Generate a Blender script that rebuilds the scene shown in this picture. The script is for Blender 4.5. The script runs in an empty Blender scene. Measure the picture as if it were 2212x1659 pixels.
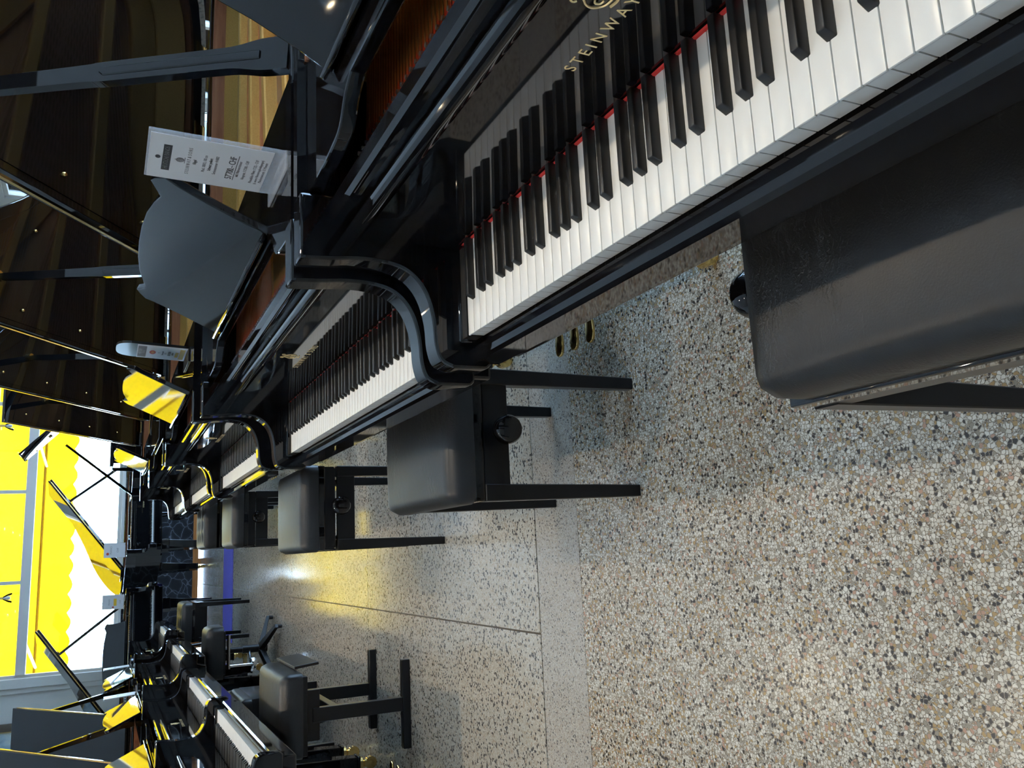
import bpy, bmesh, math, random
from mathutils import Vector, Matrix
random.seed(7)
sc = bpy.context.scene
C = sc.collection
R = math.radians
PI = math.pi

# ------------------------------------------------------------------ camera
# room frame: X to the right (towards the piano tails), Y into the shop, Z up
CAM_H, PITCH, ROLL, YAW, F_PX = 1.225, R(25.4), R(-2.5), R(12.2), 1830.0
fw = Vector((math.sin(YAW)*math.cos(PITCH), math.cos(YAW)*math.cos(PITCH), -math.sin(PITCH)))
rt = Vector((math.cos(YAW), -math.sin(YAW), 0))
dn = fw.cross(rt)
rt2 = rt*math.cos(ROLL) + dn*math.sin(ROLL)
dn2 = dn*math.cos(ROLL) - rt*math.sin(ROLL)
cam = bpy.data.cameras.new('camera')
camo = bpy.data.objects.new('camera', cam); C.objects.link(camo)
# the photograph lies on its side: picture right is down in the shop, picture up is the shop's right
M = Matrix((dn2, rt2, -fw)).transposed().to_4x4()
M.translation = Vector((0, 0, CAM_H))
camo.matrix_world = M
cam.sensor_fit = 'HORIZONTAL'; cam.sensor_width = 36.0
cam.lens = F_PX/2212*36.0
cam.clip_start = 0.02; cam.clip_end = 200
sc.camera = camo

# ------------------------------------------------------------------ light
world = bpy.data.worlds.new('sky'); sc.world = world; world.use_nodes = True
wn = world.node_tree.nodes; wn.clear()
wo = wn.new('ShaderNodeOutputWorld'); wb = wn.new('ShaderNodeBackground')
wb.inputs['Color'].default_value = (0.44, 0.68, 1.0, 1); wb.inputs['Strength'].default_value = 23.0
world.node_tree.links.new(wb.outputs[0], wo.inputs[0])
sun = bpy.data.lights.new('sun_offscreen', 'SUN'); sun.energy = 22; sun.angle = R(0.6); sun.color = (1, 0.95, 0.86)
suno = bpy.data.objects.new('sun_offscreen', sun); C.objects.link(suno)
suno.rotation_euler = (R(-38), 0, R(12))       # from high outside the far window
SPOT_W = 86
sc.view_settings.view_transform = 'Standard'
sc.view_settings.look = 'None'
sc.view_settings.exposure = -0.12
sc.view_settings.gamma = 1.0
sc.view_settings.use_curve_mapping = False

# ------------------------------------------------------------------ materials
def nodes(name):
    m = bpy.data.materials.new(name); m.use_nodes = True
    nt = m.node_tree; b = nt.nodes['Principled BSDF']
    return m, nt, b
def L(nt, a, b): nt.links.new(a, b)
def plain(name, col, rough=0.4, metal=0.0, spec=0.5, coat=0.0, ior=1.5):
    m, nt, b = nodes(name)
    b.inputs['Base Color'].default_value = (*col, 1)
    b.inputs['Roughness'].default_value = rough
    b.inputs['Metallic'].default_value = metal
    b.inputs['Specular IOR Level'].default_value = spec
    b.inputs['IOR'].default_value = ior
    b.inputs['Coat Weight'].default_value = coat
    return m
def texco(nt, scale=(1,1,1), kind='Object'):
    t = nt.nodes.new('ShaderNodeTexCoord'); mp = nt.nodes.new('ShaderNodeMapping')
    mp.inputs['Scale'].default_value = scale
    L(nt, t.outputs[kind], mp.inputs[0]); return mp.outputs[0]
def noise(nt, vec, scale, detail=4, rough=0.5):
    n = nt.nodes.new('ShaderNodeTexNoise'); n.inputs['Scale'].default_value = scale
    n.inputs['Detail'].default_value = detail; n.inputs['Roughness'].default_value = rough
    if vec is not None: L(nt, vec, n.inputs['Vector'])
    return n
def ramp(nt, fac, stops, const=False):
    r = nt.nodes.new('ShaderNodeValToRGB')
    if const: r.color_ramp.interpolation = 'CONSTANT'
    e = r.color_ramp.elements
    while len(e) < len(stops): e.new(0.5)
    for i, (p, c) in enumerate(stops):
        e[i].position = p; e[i].color = (*c, 1)
    L(nt, fac, r.inputs[0]); return r.outputs[0]
def mix(nt, fac, a, b, mode='MIX'):
    n = nt.nodes.new('ShaderNodeMix'); n.data_type = 'RGBA'; n.blend_type = mode
    for s, v in ((n.inputs[0], fac), (n.inputs[6], a), (n.inputs[7], b)):
        if hasattr(v, 'is_output'): L(nt, v, s)
        else: s.default_value = v if isinstance(v, float) else (*v, 1)
    return n.outputs[2]
def math_(nt, op, a, b=0.0):
    n = nt.nodes.new('ShaderNodeMath'); n.operation = op
    for s, v in ((n.inputs[0], a), (n.inputs[1], b)):
        if hasattr(v, 'is_output'): L(nt, v, s)
        else: s.default_value = v
    return n.outputs[0]
def bump(nt, b, h, strength, dist=0.01):
    n = nt.nodes.new('ShaderNodeBump'); n.inputs['Strength'].default_value = strength
    n.inputs['Distance'].default_value = dist
    L(nt, h, n.inputs['Height']); L(nt, n.outputs[0], b.inputs['Normal'])

MT = {}
def polish():
    m, nt, b = nodes('black_polish')
    v = texco(nt)
    n = noise(nt, v, 3.0, 2)
    L(nt, ramp(nt, n.outputs[0], [(0.3, (0.0035, 0.0035, 0.004)), (0.7, (0.006, 0.006, 0.0065))]), b.inputs['Base Color'])
    b.inputs['Roughness'].default_value = 0.035
    b.inputs['IOR'].default_value = 1.52
    return m
MT['polish'] = polish()
MT['satin'] = plain('black_satin', (0.005, 0.005, 0.0055), 0.30, 0.0, 0.32)
MT['matte'] = plain('black_matte', (0.012, 0.012, 0.013), 0.6)
MT['ebony'] = plain('ebony_key', (0.011, 0.0105, 0.010), 0.38)
def ivory():
    m, nt, b = nodes('white_key_ivory'); v = texco(nt); n = noise(nt, v, 30, 2)
    L(nt, ramp(nt, n.outputs[0], [(0.3, (0.80, 0.79, 0.75)), (0.7, (0.84, 0.83, 0.79))]), b.inputs['Base Color'])
    b.inputs['Roughness'].default_value = 0.28
    return m
MT['ivory'] = ivory()
MT['felt'] = plain('red_felt', (0.62, 0.035, 0.03), 0.9)
MT['brass'] = plain('brass', (0.80, 0.55, 0.20), 0.18, 1.0)
MT['goldleaf'] = plain('gold_lettering', (0.95, 0.74, 0.38), 0.35, 0.55)
MT['chrome'] = plain('chrome', (0.72, 0.73, 0.75), 0.12, 1.0)
MT['steel'] = plain('steel_wire', (0.62, 0.62, 0.64), 0.28, 1.0)
MT['copper'] = plain('copper_wire', (0.88, 0.50, 0.30), 0.30, 1.0)
def goldplate():
    m, nt, b = nodes('gold_iron_plate'); v = texco(nt); n = noise(nt, v, 260, 3)
    L(nt, ramp(nt, n.outputs[0], [(0.3, (0.60, 0.33, 0.075)), (0.7, (0.70, 0.41, 0.11))]), b.inputs['Base Color'])
    b.inputs['Roughness'].default_value = 0.42; b.inputs['Metallic'].default_value = 0.45
    return m
MT['plate'] = goldplate()
def wood(name, c0, c1, c2, along, rough=0.3):
    m, nt, b = nodes(name)
    s = [60, 60, 60]; s[along] = 4
    v = texco(nt, tuple(s)); n = noise(nt, v, 1.0, 6, 0.6)
    L(nt, ramp(nt, n.outputs[0], [(0.25, c0), (0.5, c1), (0.75, c2)]), b.inputs['Base Color'])
    b.inputs['Roughness'].default_value = rough; bump(nt, b, n.outputs[0], 0.05, 0.002)
    return m
MT['mahogany'] = wood('mahogany_veneer', (0.16, 0.050, 0.020), (0.26, 0.095, 0.04), (0.36, 0.15, 0.065), 1)
MT['spruce'] = wood('spruce_soundboard', (0.45, 0.25, 0.10), (0.55, 0.33, 0.14), (0.62, 0.40, 0.19), 1)
MT['headerwood'] = wood('brown_wood', (0.10, 0.045, 0.02), (0.16, 0.075, 0.035), (0.2, 0.1, 0.05), 0)
MT['orangewood'] = wood('orange_wood', (0.36, 0.12, 0.03), (0.46, 0.17, 0.045), (0.55, 0.22, 0.07), 0, 0.4)
def leather():
    m, nt, b = nodes('black_leather'); v = texco(nt)
    n1 = noise(nt, v, 420, 3); n2 = noise(nt, v, 26, 5, 0.65)
    mp = nt.nodes.new('ShaderNodeMapping'); mp.inputs['Rotation'].default_value = (0, 0, R(35)); mp.inputs['Scale'].default_value = (14, 75, 20)
    wv = nt.nodes.new('ShaderNodeVectorMath'); wv.operation = 'MULTIPLY_ADD'; wv.inputs[1].default_value = (0.06, 0.06, 0.06)
    L(nt, n2.outputs['Color'], wv.inputs[0]); L(nt, v, wv.inputs[2]); L(nt, wv.outputs[0], mp.inputs[0])
    n3 = noise(nt, mp.outputs[0], 1.0, 2)
    patch = noise(nt, v, 6, 2)
    ridge = math_(nt, 'POWER', math_(nt, 'SUBTRACT', 1.0, math_(nt, 'ABSOLUTE', math_(nt, 'MULTIPLY', math_(nt, 'SUBTRACT', n3.outputs[0], 0.5), 6.0))), 2.0)
    crease = math_(nt, 'MULTIPLY', ridge, math_(nt, 'MULTIPLY', math_(nt, 'MAXIMUM', math_(nt, 'SUBTRACT', patch.outputs[0], 0.46), 0.0), 5.0))
    h = math_(nt, 'ADD', math_(nt, 'MULTIPLY', n1.outputs[0], 0.35), crease)
    L(nt, ramp(nt, n2.outputs[0], [(0.3, (0.012, 0.012, 0.0115)), (0.7, (0.018, 0.0175, 0.0165))]), b.inputs['Base Color'])
    b.inputs['Roughness'].default_value = 0.38
    bump(nt, b, h, 0.5, 0.0012)
    return m
MT['leather'] = leather()
def terrazzo(name, s1, stops, grout, gw, spec_dark, rough):
    m, nt, b = nodes(name); v = texco(nt)
    nz = noise(nt, v, s1*0.55, 3)
    wv = nt.nodes.new('ShaderNodeVectorMath'); wv.operation = 'MULTIPLY_ADD'
    wv.inputs[1].default_value = (0.9/s1,)*3
    L(nt, nz.outputs['Color'], wv.inputs[0]); L(nt, v, wv.inputs[2])
    def layer(scale, seed):
        mp = nt.nodes.new('ShaderNodeMapping'); mp.inputs['Location'].default_value = (seed, seed*1.7, seed*0.6)
        L(nt, wv.outputs[0], mp.inputs[0])
        a = nt.nodes.new('ShaderNodeTexVoronoi'); a.inputs['Scale'].default_value = scale
        e = nt.nodes.new('ShaderNodeTexVoronoi'); e.feature = 'DISTANCE_TO_EDGE'; e.inputs['Scale'].default_value = scale
        L(nt, mp.outputs[0], a.inputs['Vector']); L(nt, mp.outputs[0], e.inputs['Vector'])
        sx = nt.nodes.new('ShaderNodeSeparateColor'); L(nt, a.outputs['Color'], sx.inputs[0])
        return sx.outputs, e.outputs['Distance']
    c1, e1 = layer(s1, 0.0)
    c2, e2 = layer(s1*2.3, 3.1)
    big = ramp(nt, c1[0], stops, True)
    small = ramp(nt, c2[0], [(0.0, (0.33, 0.29, 0.23)), (0.35, (0.55, 0.51, 0.43)), (0.75, (0.34, 0.245, 0.15)), (0.92, (0.04, 0.04, 0.045))], True)
    gs = math_(nt, 'LESS_THAN', e2, 0.07)
    base = mix(nt, gs, small, grout)
    # only part of the big cells carry a big stone
    has = math_(nt, 'MULTIPLY', math_(nt, 'GREATER_THAN', c1[1], 0.25), math_(nt, 'GREATER_THAN', e1, gw))
    edge = math_(nt, 'MULTIPLY', math_(nt, 'GREATER_THAN', c1[1], 0.25), math_(nt, 'GREATER_THAN', e1, gw*0.45))
    c = mix(nt, edge, base, grout)
    c = mix(nt, has, c, big)
    tint = noise(nt, v, 0.9, 3)
    c = mix(nt, math_(nt, 'MULTIPLY', tint.outputs[0], 0.16), c, spec_dark)
    L(nt, c, b.inputs['Base Color'])
    rn = noise(nt, v, 7, 4)
    L(nt, math_(nt, 'ADD', math_(nt, 'MULTIPLY', rn.outputs[0], 0.10), rough-0.05), b.inputs['Roughness'])
    return m
cream = [(0.0, (0.55, 0.50, 0.405)), (0.40, (0.64, 0.60, 0.51)), (0.60, (0.35, 0.23, 0.10)), (0.74, (0.41, 0.235, 0.16)), (0.81, (0.24, 0.21, 0.16)), (0.875, (0.016, 0.017, 0.021))]
MT['terrazzo'] = terrazzo('terrazzo_coarse', 150, cream, (0.12, 0.094, 0.066), 0.090, (0.32, 0.26, 0.18), 0.24)
fine = [(0.0, (0.37, 0.335, 0.27)), (0.45, (0.43, 0.395, 0.33)), (0.70, (0.30, 0.25, 0.185)), (0.79, (0.045, 0.045, 0.05))]
MT['terrazzo_fine'] = terrazzo('terrazzo_fine', 135, fine, (0.33, 0.29, 0.24), 0.03, (0.40, 0.35, 0.28), 0.13)
fine2 = [(0.0, (0.34, 0.31, 0.27)), (0.5, (0.42, 0.39, 0.34)), (0.78, (0.26, 0.22, 0.18)), (0.9, (0.07, 0.07, 0.075))]
MT['terrazzo_strip'] = terrazzo('terrazzo_grey', 250, fine2, (0.30, 0.27, 0.23), 0.03, (0.36, 0.32, 0.27), 0.22)
MT['joint'] = plain('joint_strip', (0.07, 0.055, 0.04), 0.5)
def veined():
    m, nt, b = nodes('dark_veined_marble'); v = texco(nt)
    n = noise(nt, v, 3.0, 4)
    wv = nt.nodes.new('ShaderNodeVectorMath'); wv.operation = 'MULTIPLY_ADD'; wv.inputs[1].default_value = (0.28,)*3
    L(nt, n.outputs['Color'], wv.inputs[0]); L(nt, v, wv.inputs[2])
    e = nt.nodes.new('ShaderNodeTexVoronoi'); e.feature = 'DISTANCE_TO_EDGE'; e.inputs['Scale'].default_value = 7
    L(nt, wv.outputs[0], e.inputs['Vector'])
    L(nt, ramp(nt, e.outputs['Distance'], [(0.0, (0.20, 0.21, 0.24)), (0.035, (0.03, 0.033, 0.04)), (0.2, (0.012, 0.013, 0.016))]), b.inputs['Base Color'])
    b.inputs['Roughness'].default_value = 0.3
    return m
MT['veined'] = veined()
def wallpaint(name, lo, hi, z):
    m, nt, b = nodes(name); v = texco(nt, kind='Object'); s = nt.nodes.new('ShaderNodeSeparateXYZ'); L(nt, v, s.inputs[0])
    n = noise(nt, v, 40, 3)
    c = mix(nt, math_(nt, 'GREATER_THAN', s.outputs[2], z), lo, hi)
    c = mix(nt, math_(nt, 'MULTIPLY', n.outputs[0], 0.12), c, (0.4, 0.4, 0.4))
    L(nt, c, b.inputs['Base Color']); b.inputs['Roughness'].default_value = 0.75
    return m
MT['wallfar'] = wallpaint('far_wall_paint', (0.58, 0.54, 0.48), (0.58, 0.54, 0.48), 99)
MT['wall'] = wallpaint('pale_wall_paint', (0.62, 0.60, 0.56), (0.62, 0.60, 0.56), 99)
MT['ceiling'] = wallpaint('ceiling_paint', (0.80, 0.79, 0.76), (0.80, 0.79, 0.76), 99)
MT['framepaint'] = plain('window_frame_paint', (0.62, 0.58, 0.52), 0.45)
MT['blue'] = None
def bluerug():
    m, nt, b = nodes('blue_runner_cloth'); v = texco(nt); n = noise(nt, v, 180, 4)
    L(nt, ramp(nt, n.outputs[0], [(0.3, (0.055, 0.052, 0.36)), (0.7, (0.085, 0.080, 0.46))]), b.inputs['Base Color'])
    b.inputs['Roughness'].default_value = 0.9; bump(nt, b, n.outputs[0], 0.3, 0.003)
    return m
MT['blue'] = bluerug()
def awning():
    m, nt, b = nodes('yellow_awning_cloth'); nt.nodes.remove(b)
    out = nt.nodes['Material Output']
    v = texco(nt); n = noise(nt, v, 60, 3)
    col = ramp(nt, n.outputs[0], [(0.3, (0.30, 0.175, 0.0016)), (0.7, (0.33, 0.20, 0.0022))])
    d = nt.nodes.new('ShaderNodeBsdfDiffuse'); t = nt.nodes.new('ShaderNodeBsdfTranslucent'); mx = nt.nodes.new('ShaderNodeMixShader')
    mx.inputs[0].default_value = 0.55
    L(nt, col, d.inputs[0]); L(nt, col, t.inputs[0]); L(nt, d.outputs[0], mx.inputs[1]); L(nt, t.outputs[0], mx.inputs[2]); L(nt, mx.outputs[0], out.inputs[0])
    return m
MT['awning'] = awning()
def clear(name, col=(1, 1, 1), gl=0.08):
    m, nt, b = nodes(name); nt.nodes.remove(b); out = nt.nodes['Material Output']
    t = nt.nodes.new('ShaderNodeBsdfTransparent'); t.inputs[0].default_value = (*col, 1)
    g = nt.nodes.new('ShaderNodeBsdfGlossy'); g.inputs['Roughness'].default_value = 0.02
    fr = nt.nodes.new('ShaderNodeFresnel'); fr.inputs[0].default_value = 1.45
    mx = nt.nodes.new('ShaderNodeMixShader')
    L(nt, fr.outputs[0], mx.inputs[0]); L(nt, t.outputs[0], mx.inputs[1]); L(nt, g.outputs[0], mx.inputs[2]); L(nt, mx.outputs[0], out.inputs[0])
    return m
MT['glass'] = clear('window_glass', (0.97, 0.98, 0.98))
MT['acrylic'] = clear('clear_acrylic', (0.93, 0.95, 0.96))
def frosted():
    m, nt, b = nodes('milky_acrylic'); out = nt.nodes['Material Output']
    b.inputs['Base Color'].default_value = (0.80, 0.82, 0.84, 1); b.inputs['Roughness'].default_value = 0.05
    t = nt.nodes.new('ShaderNodeBsdfTransparent'); mx = nt.nodes.new('ShaderNodeMixShader'); mx.inputs[0].default_value = 0.28
    L(nt, t.outputs[0], mx.inputs[1]); L(nt, b.outputs[0], mx.inputs[2]); L(nt, mx.outputs[0], out.inputs[0])
    return m
MT['frosted'] = frosted()
def emit(name, col, s):
    m, nt, b = nodes(name); b.inputs['Base Color'].default_value = (*col, 1)
    b.inputs['Emission Color'].default_value = (*col, 1); b.inputs['Emission Strength'].default_value = s
    return m
MT['bulb'] = emit('lamp_bulb', (1.0, 0.80, 0.52), 60)
def paper(name, c):
    m, nt, b = nodes(name); v = texco(nt); n = noise(nt, v, 90, 3)
    L(nt, mix(nt, math_(nt, 'MULTIPLY', n.outputs[0], 0.10), c, (0.55, 0.53, 0.5)), b.inputs['Base Color'])
    b.inputs['Roughness'].default_value = 0.35
    return m
MT['card'] = paper('white_card', (0.70, 0.68, 0.67))
MT['ink'] = plain('black_print', (0.03, 0.025, 0.025), 0.5)
MT['inkgrey'] = plain('grey_print', (0.22, 0.20, 0.20), 0.5)
MT['inkred'] = plain('red_print', (0.55, 0.07, 0.03), 0.5)
MT['inkyellow'] = plain('yellow_print', (0.85, 0.52, 0.03), 0.5)
MT['tan'] = plain('tan_fallboard_felt', (0.42, 0.25, 0.15), 0.8)
MT['pave'] = paper('pale_pavement', (0.62, 0.60, 0.56))
def leafmat():
    m, nt, b = nodes('pale_leaf'); v = texco(nt); n = noise(nt, v, 8, 3)
    L(nt, ramp(nt, n.outputs[0], [(0.3, (0.42, 0.52, 0.34)), (0.7, (0.60, 0.68, 0.50))]), b.inputs['Base Color'])
    b.inputs['Roughness'].default_value = 0.6
    return m
MT['leaf'] = leafmat()
MT['bark'] = plain('pale_bark', (0.50, 0.40, 0.28), 0.8)
def canvas():
    m, nt, b = nodes('painted_canvas'); v = texco(nt, (1, 1, 0.7)); n = noise(nt, v, 5, 6, 0.6)
    L(nt, ramp(nt, n.outputs[0], [(0.3, (0.20, 0.28, 0.36)), (0.5, (0.45, 0.55, 0.58)), (0.62, (0.62, 0.66, 0.60)), (0.8, (0.70, 0.72, 0.70))]), b.inputs['Base Color'])
    b.inputs['Roughness'].default_value = 0.5
    return m
MT['canvas'] = canvas()
MT['gilt'] = plain('gilt_frame', (0.42, 0.30, 0.13), 0.4, 0.4)
MT['giltdark'] = plain('dark_frame_wood', (0.10, 0.07, 0.045), 0.45)

# ------------------------------------------------------------------ mesh helpers
def mesh(name, bm, mat, smooth=None):
    me = bpy.data.meshes.new(name)
    bmesh.ops.recalc_face_normals(bm, faces=bm.faces)
    bm.to_mesh(me); bm.free()
    for m in (mat if isinstance(mat, (list, tuple)) else [mat]): me.materials.append(MT[m])
    if smooth is not None:
        for p in me.polygons: p.use_smooth = True
        me.set_sharp_from_angle(angle=R(smooth))
    return me
def obj(name, me, parent=None, loc=(0, 0, 0), rot=(0, 0, 0), kind=None, label=None):
    o = bpy.data.objects.new(name, me); C.objects.link(o)
    o.location = loc; o.rotation_euler = rot
    if parent is not None: o.parent = parent
    if kind: o['kind'] = kind
    if label: o['label'] = label
    return o
def thing(name, label, cat, loc=(0, 0, 0), rz=0.0, group=None):
    o = bpy.data.objects.new(name, None); C.objects.link(o)
    o.location = loc; o.rotation_euler = (0, 0, rz); o.empty_display_size = 0.1
    return tag(o, label, cat, group)
def tag(o, label, cat, group=None):
    o['label'] = label; o['category'] = cat
    if group: o['group'] = group
    return o
def NB(): return bmesh.new()
def bx(bm, x0, x1, y0, y1, z0, z1, mi=0):
    vs = [bm.verts.new((x, y, z)) for z in (z0, z1) for y in (y0, y1) for x in (x0, x1)]
    for f in ((0, 2, 3, 1), (4, 5, 7, 6), (0, 1, 5, 4), (2, 6, 7, 3), (0, 4, 6, 2), (1, 3, 7, 5)):
        bm.faces.new([vs[i] for i in f]).material_index = mi
    return bm
def box(x0, x1, y0, y1, z0, z1, bev=0.0, seg=2):
    bm = bx(NB(), x0, x1, y0, y1, z0, z1)
    if bev: bevel(bm, bev, seg)
    return bm
def bevel(bm, w, seg=2, ang=30):
    bmesh.ops.recalc_face_normals(bm, faces=bm.faces)
    ed = [e for e in bm.edges if len(e.link_faces) == 2 and e.calc_face_angle(0) > R(ang)]
    bmesh.ops.bevel(bm, geom=ed, offset=w, segments=seg, profile=0.5, affect='EDGES', clamp_overlap=True)
    return bm
def prism(bm, pts, axis, a0, a1):
    """closed 2-D outline pts pushed from a0 to a1 along axis 0/1/2 (other two coordinates in order)"""
    def mk(p, a):
        c = list(p); c.insert(axis, a); return bm.verts.new(c)
    A = [mk(p, a0) for p in pts]; B = [mk(p, a1) for p in pts]
    n = len(pts)
    bm.faces.new(A); bm.faces.new(B[::-1])
    for i in range(n): bm.faces.new((A[i], B[i], B[(i+1) % n], A[(i+1) % n]))
    return bm
def tube(bm, p0, p1, r0, r1=None, n=8, cap=True):
    p0, p1 = Vector(p0), Vector(p1); r1 = r0 if r1 is None else r1
    d = (p1-p0).normalized(); a = d.orthogonal().normalized(); b = d.cross(a)
    A = []; B = []
    for i in range(n):
        t = 2*PI*i/n; o = a*math.cos(t)+b*math.sin(t)
        A.append(bm.verts.new(p0+o*r0)); B.append(bm.verts.new(p1+o*r1))
    for i in range(n): bm.faces.new((A[i], A[(i+1) % n], B[(i+1) % n], B[i]))
    if cap: bm.faces.new(A[::-1]); bm.faces.new(B)
    return bm
def lathe(bm, prof, n=20, axis=2, off=(0, 0, 0)):
    rings = []
    for r, h in prof:
        ring = []
        for i in range(n):
            t = 2*PI*i/n; c = [r*math.cos(t), r*math.sin(t)]; c.insert(axis, h)
            ring.append(bm.verts.new(Vector(c)+Vector(off)))
        rings.append(ring)
    for a, b in zip(rings, rings[1:]):
        for i in range(n): bm.faces.new((a[i], a[(i+1) % n], b[(i+1) % n], b[i]))
    bm.faces.new(rings[0][::-1]); bm.faces.new(rings[-1])
    return bm
def spline(pts, per=6, closed=False):
    out = []; n = len(pts)
    rng = range(n if closed else n-1)
    for i in rng:
        p = [Vector((*pts[(i+k) % n], 0)) if closed else Vector((*pts[min(max(i+k, 0), n-1)], 0)) for k in (-1, 0, 1, 2)]
        for s in range(per):
            t = s/per
            q = 0.5*((2*p[1])+(-p[0]+p[2])*t+(2*p[0]-5*p[1]+4*p[2]-p[3])*t*t+(-p[0]+3*p[1]-3*p[2]+p[3])*t**3)
            out.append((q.x, q.y))
    if not closed: out.append(tuple(pts[-1]))
    return out
def offset(pts, d):
    """open polyline moved sideways by d (to its left)"""
    out = []
    for i, p in enumerate(pts):
        a = Vector(pts[max(i-1, 0)]); b = Vector(pts[min(i+1, len(pts)-1)]); t = (b-a).normalized()
        out.append((p[0]-t.y*d, p[1]+t.x*d))
    return out
def text_mesh(name, s, size, mat, align='CENTER', extrude=0.0002, spacing=1.0, xs=1.0):
    cu = bpy.data.curves.new(name, 'FONT'); cu.body = s; cu.size = size; cu.align_x = align; cu.align_y = 'CENTER'
    cu.extrude = extrude; cu.space_character = spacing; cu.resolution_u = 3
    o = bpy.data.objects.new(name, cu); C.objects.link(o)
    dg = bpy.context.evaluated_depsgraph_get()
    me = bpy.data.meshes.new_from_object(o.evaluated_get(dg)); me.name = name
    if xs != 1.0: me.transform(Matrix.Diagonal((xs, 1, 1, 1)))
    bpy.data.objects.remove(o); bpy.data.curves.remove(cu)
    me.materials.clear(); me.materials.append(MT[mat])
    return me
def struct(name, bm, mat, smooth=None, parent=None):
    o = obj(name, mesh(name, bm, mat, smooth), parent)
    if parent is None: o['kind'] = 'structure'
    return o

# ------------------------------------------------------------------ the room
XL, XR, YB, YF, ZC = -4.6, 4.6, -3.2, 12.6, 3.2
fl = struct('floor', box(XL, XR, YB, YF, -0.12, -0.003), 'joint')
def slab(x0, x1, y0, y1, m):
    g = 0.003
    obj('terrazzo_slab', mesh('terrazzo_slab', box(x0+g, x1-g, y0+g, y1-g, -0.003, 0.0), m), fl)
slab(XL, XR, YB, 2.140, 'terrazzo')
xs = [XL, -4.12, -2.19, -0.26, 1.67, 3.60, XR]
slab(XL, XR, 2.136, 2.405, 'terrazzo_strip')
ys = [2.405, 4.31, 6.26, 8.19, 10.12, YF]
for y0, y1 in zip(ys, ys[1:]):
    for x0, x1 in zip(xs, xs[1:]): slab(x0, x1, y0, y1, 'terrazzo_fine')
ce = struct('ceiling', box(XL, XR, YB, YF, ZC, ZC+0.1), 'ceiling')
struct('wall_left', box(XL-0.15, XL, YB, YF, 0, ZC), 'wall')
struct('wall_back', box(XL, XR, YB-0.15, YB, 0, ZC), 'wall')
# right wall: piers and bands around the side windows
wr = struct('wall_right', box(XR, XR+0.15, YB, YF, 0, 0.06), 'wall')
RW = [(-2.6, -0.3), (0.1, 2.6), (3.0, 5.5), (5.9, 8.4), (8.8, 11.6)]
bm = box(XR, XR+0.15, YB, YF, 2.5, ZC)
yy = YB
for a, b in RW: bx(bm, XR, XR+0.15, yy, a, 0.06, 2.5); yy = b
bx(bm, XR, XR+0.15, yy, YF, 0.06, 2.5)
obj('wall_pier', mesh('wall_pier', bm, 'wall'), wr)
def window(n, axis, lo, hi, z0, z1, at, mull, trans, t=0.05, top_only=False):
    """framed window; axis 0 runs along X at Y=at, axis 1 runs along Y at X=at"""
    def B(bm, a0, a1, zz0, zz1, d0, d1):
        return bx(bm, a0, a1, at+d0, at+d1, zz0, zz1) if axis == 0 else bx(bm, at+d0, at+d1, a0, a1, zz0, zz1)
    bm = NB()
    B(bm, lo, hi, z0, z0+t, -0.02, 0.06); B(bm, lo, hi, z1-t, z1, -0.02, 0.06)
    B(bm, lo, lo+t, z0+t, z1-t, -0.02, 0.06); B(bm, hi-t, hi, z0+t, z1-t, -0.02, 0.06)
    o = struct('window_%d' % n, bm, 'framepaint')
    for x in mull:
        obj('mullion', mesh('mullion', B(NB(), x-0.022, x+0.022, trans[0]+0.05 if top_only else z0+t, z1-t, -0.015, 0.05), 'framepaint'), o)
    for z in trans:
        obj('transom', mesh('transom', B(NB(), lo+t, hi-t, z-0.055, z+0.055, -0.035, 0.06), 'framepaint'), o)
    cols = [lo+t]+list(mull)+[hi-t]
    rows = [z0+t]+list(trans)+[z1-t]
    for i, (r0, r1) in enumerate(zip(rows, rows[1:])):
        cc = [lo+t, hi-t] if top_only and i == 0 else cols
        for a0, a1 in zip(cc, cc[1:]):
            obj('pane', mesh('pane', B(NB(), a0, a1, r0, r1, 0.018, 0.024), 'glass'), o)
    return o
for i, (a, b) in enumerate(RW): window(i+2, 1, a, b, 0.06, 2.5, XR+0.05, [(a+b)/2], [2.0])
# far wall with the big shop window
WX0, WX1, WZ0, WZ1 = -1.30, 3.36, 1.0, 2.56
wf = struct('wall_far', box(XL, WX0, YF, YF+0.2, 0, ZC), 'wallfar')
bm = box(WX1, XR, YF, YF+0.2, 0, ZC); obj('wall_pier', mesh('wall_pier', bm, 'wallfar'), wf)
obj('window_header', mesh('window_header', box(WX0, WX1, YF-0.03, YF+0.2, WZ1, ZC), 'headerwood'), wf)
obj('window_parapet', mesh('window_parapet', box(WX0, WX1, YF, YF+0.2, 0.07, WZ0), 'veined'), wf)
bm = box(WX0-1.0, WX1, YF-0.05, YF, 0.03, 0.10, 0.004)
for k in range(9):
    x = WX0-0.9+k*0.55; bx(bm, x, x+0.08, YF-0.05, YF, 0, 0.04)
struct('baseboard_far', bm, 'orangewood')
struct('trim_1', box(WX0, WX1, YF-0.10, YF+0.06, WZ0-0.03, WZ0+0.012, 0.006), 'framepaint')
bm = box(WX0-0.10, WX0+0.02, YF-0.045, YF, WZ0-0.2, ZC-0.02, 0.008); bevel(bx(bm, WX0-0.16, WX0-0.10, YF-0.02, YF, WZ0-0.2, ZC-0.02), 0.004)
struct('trim_2', bm, 'framepaint')
window(1, 0, WX0, WX1, WZ0, WZ1, YF+0.08, [-0.12, 1.03, 2.18], [2.09], top_only=True)
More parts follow.
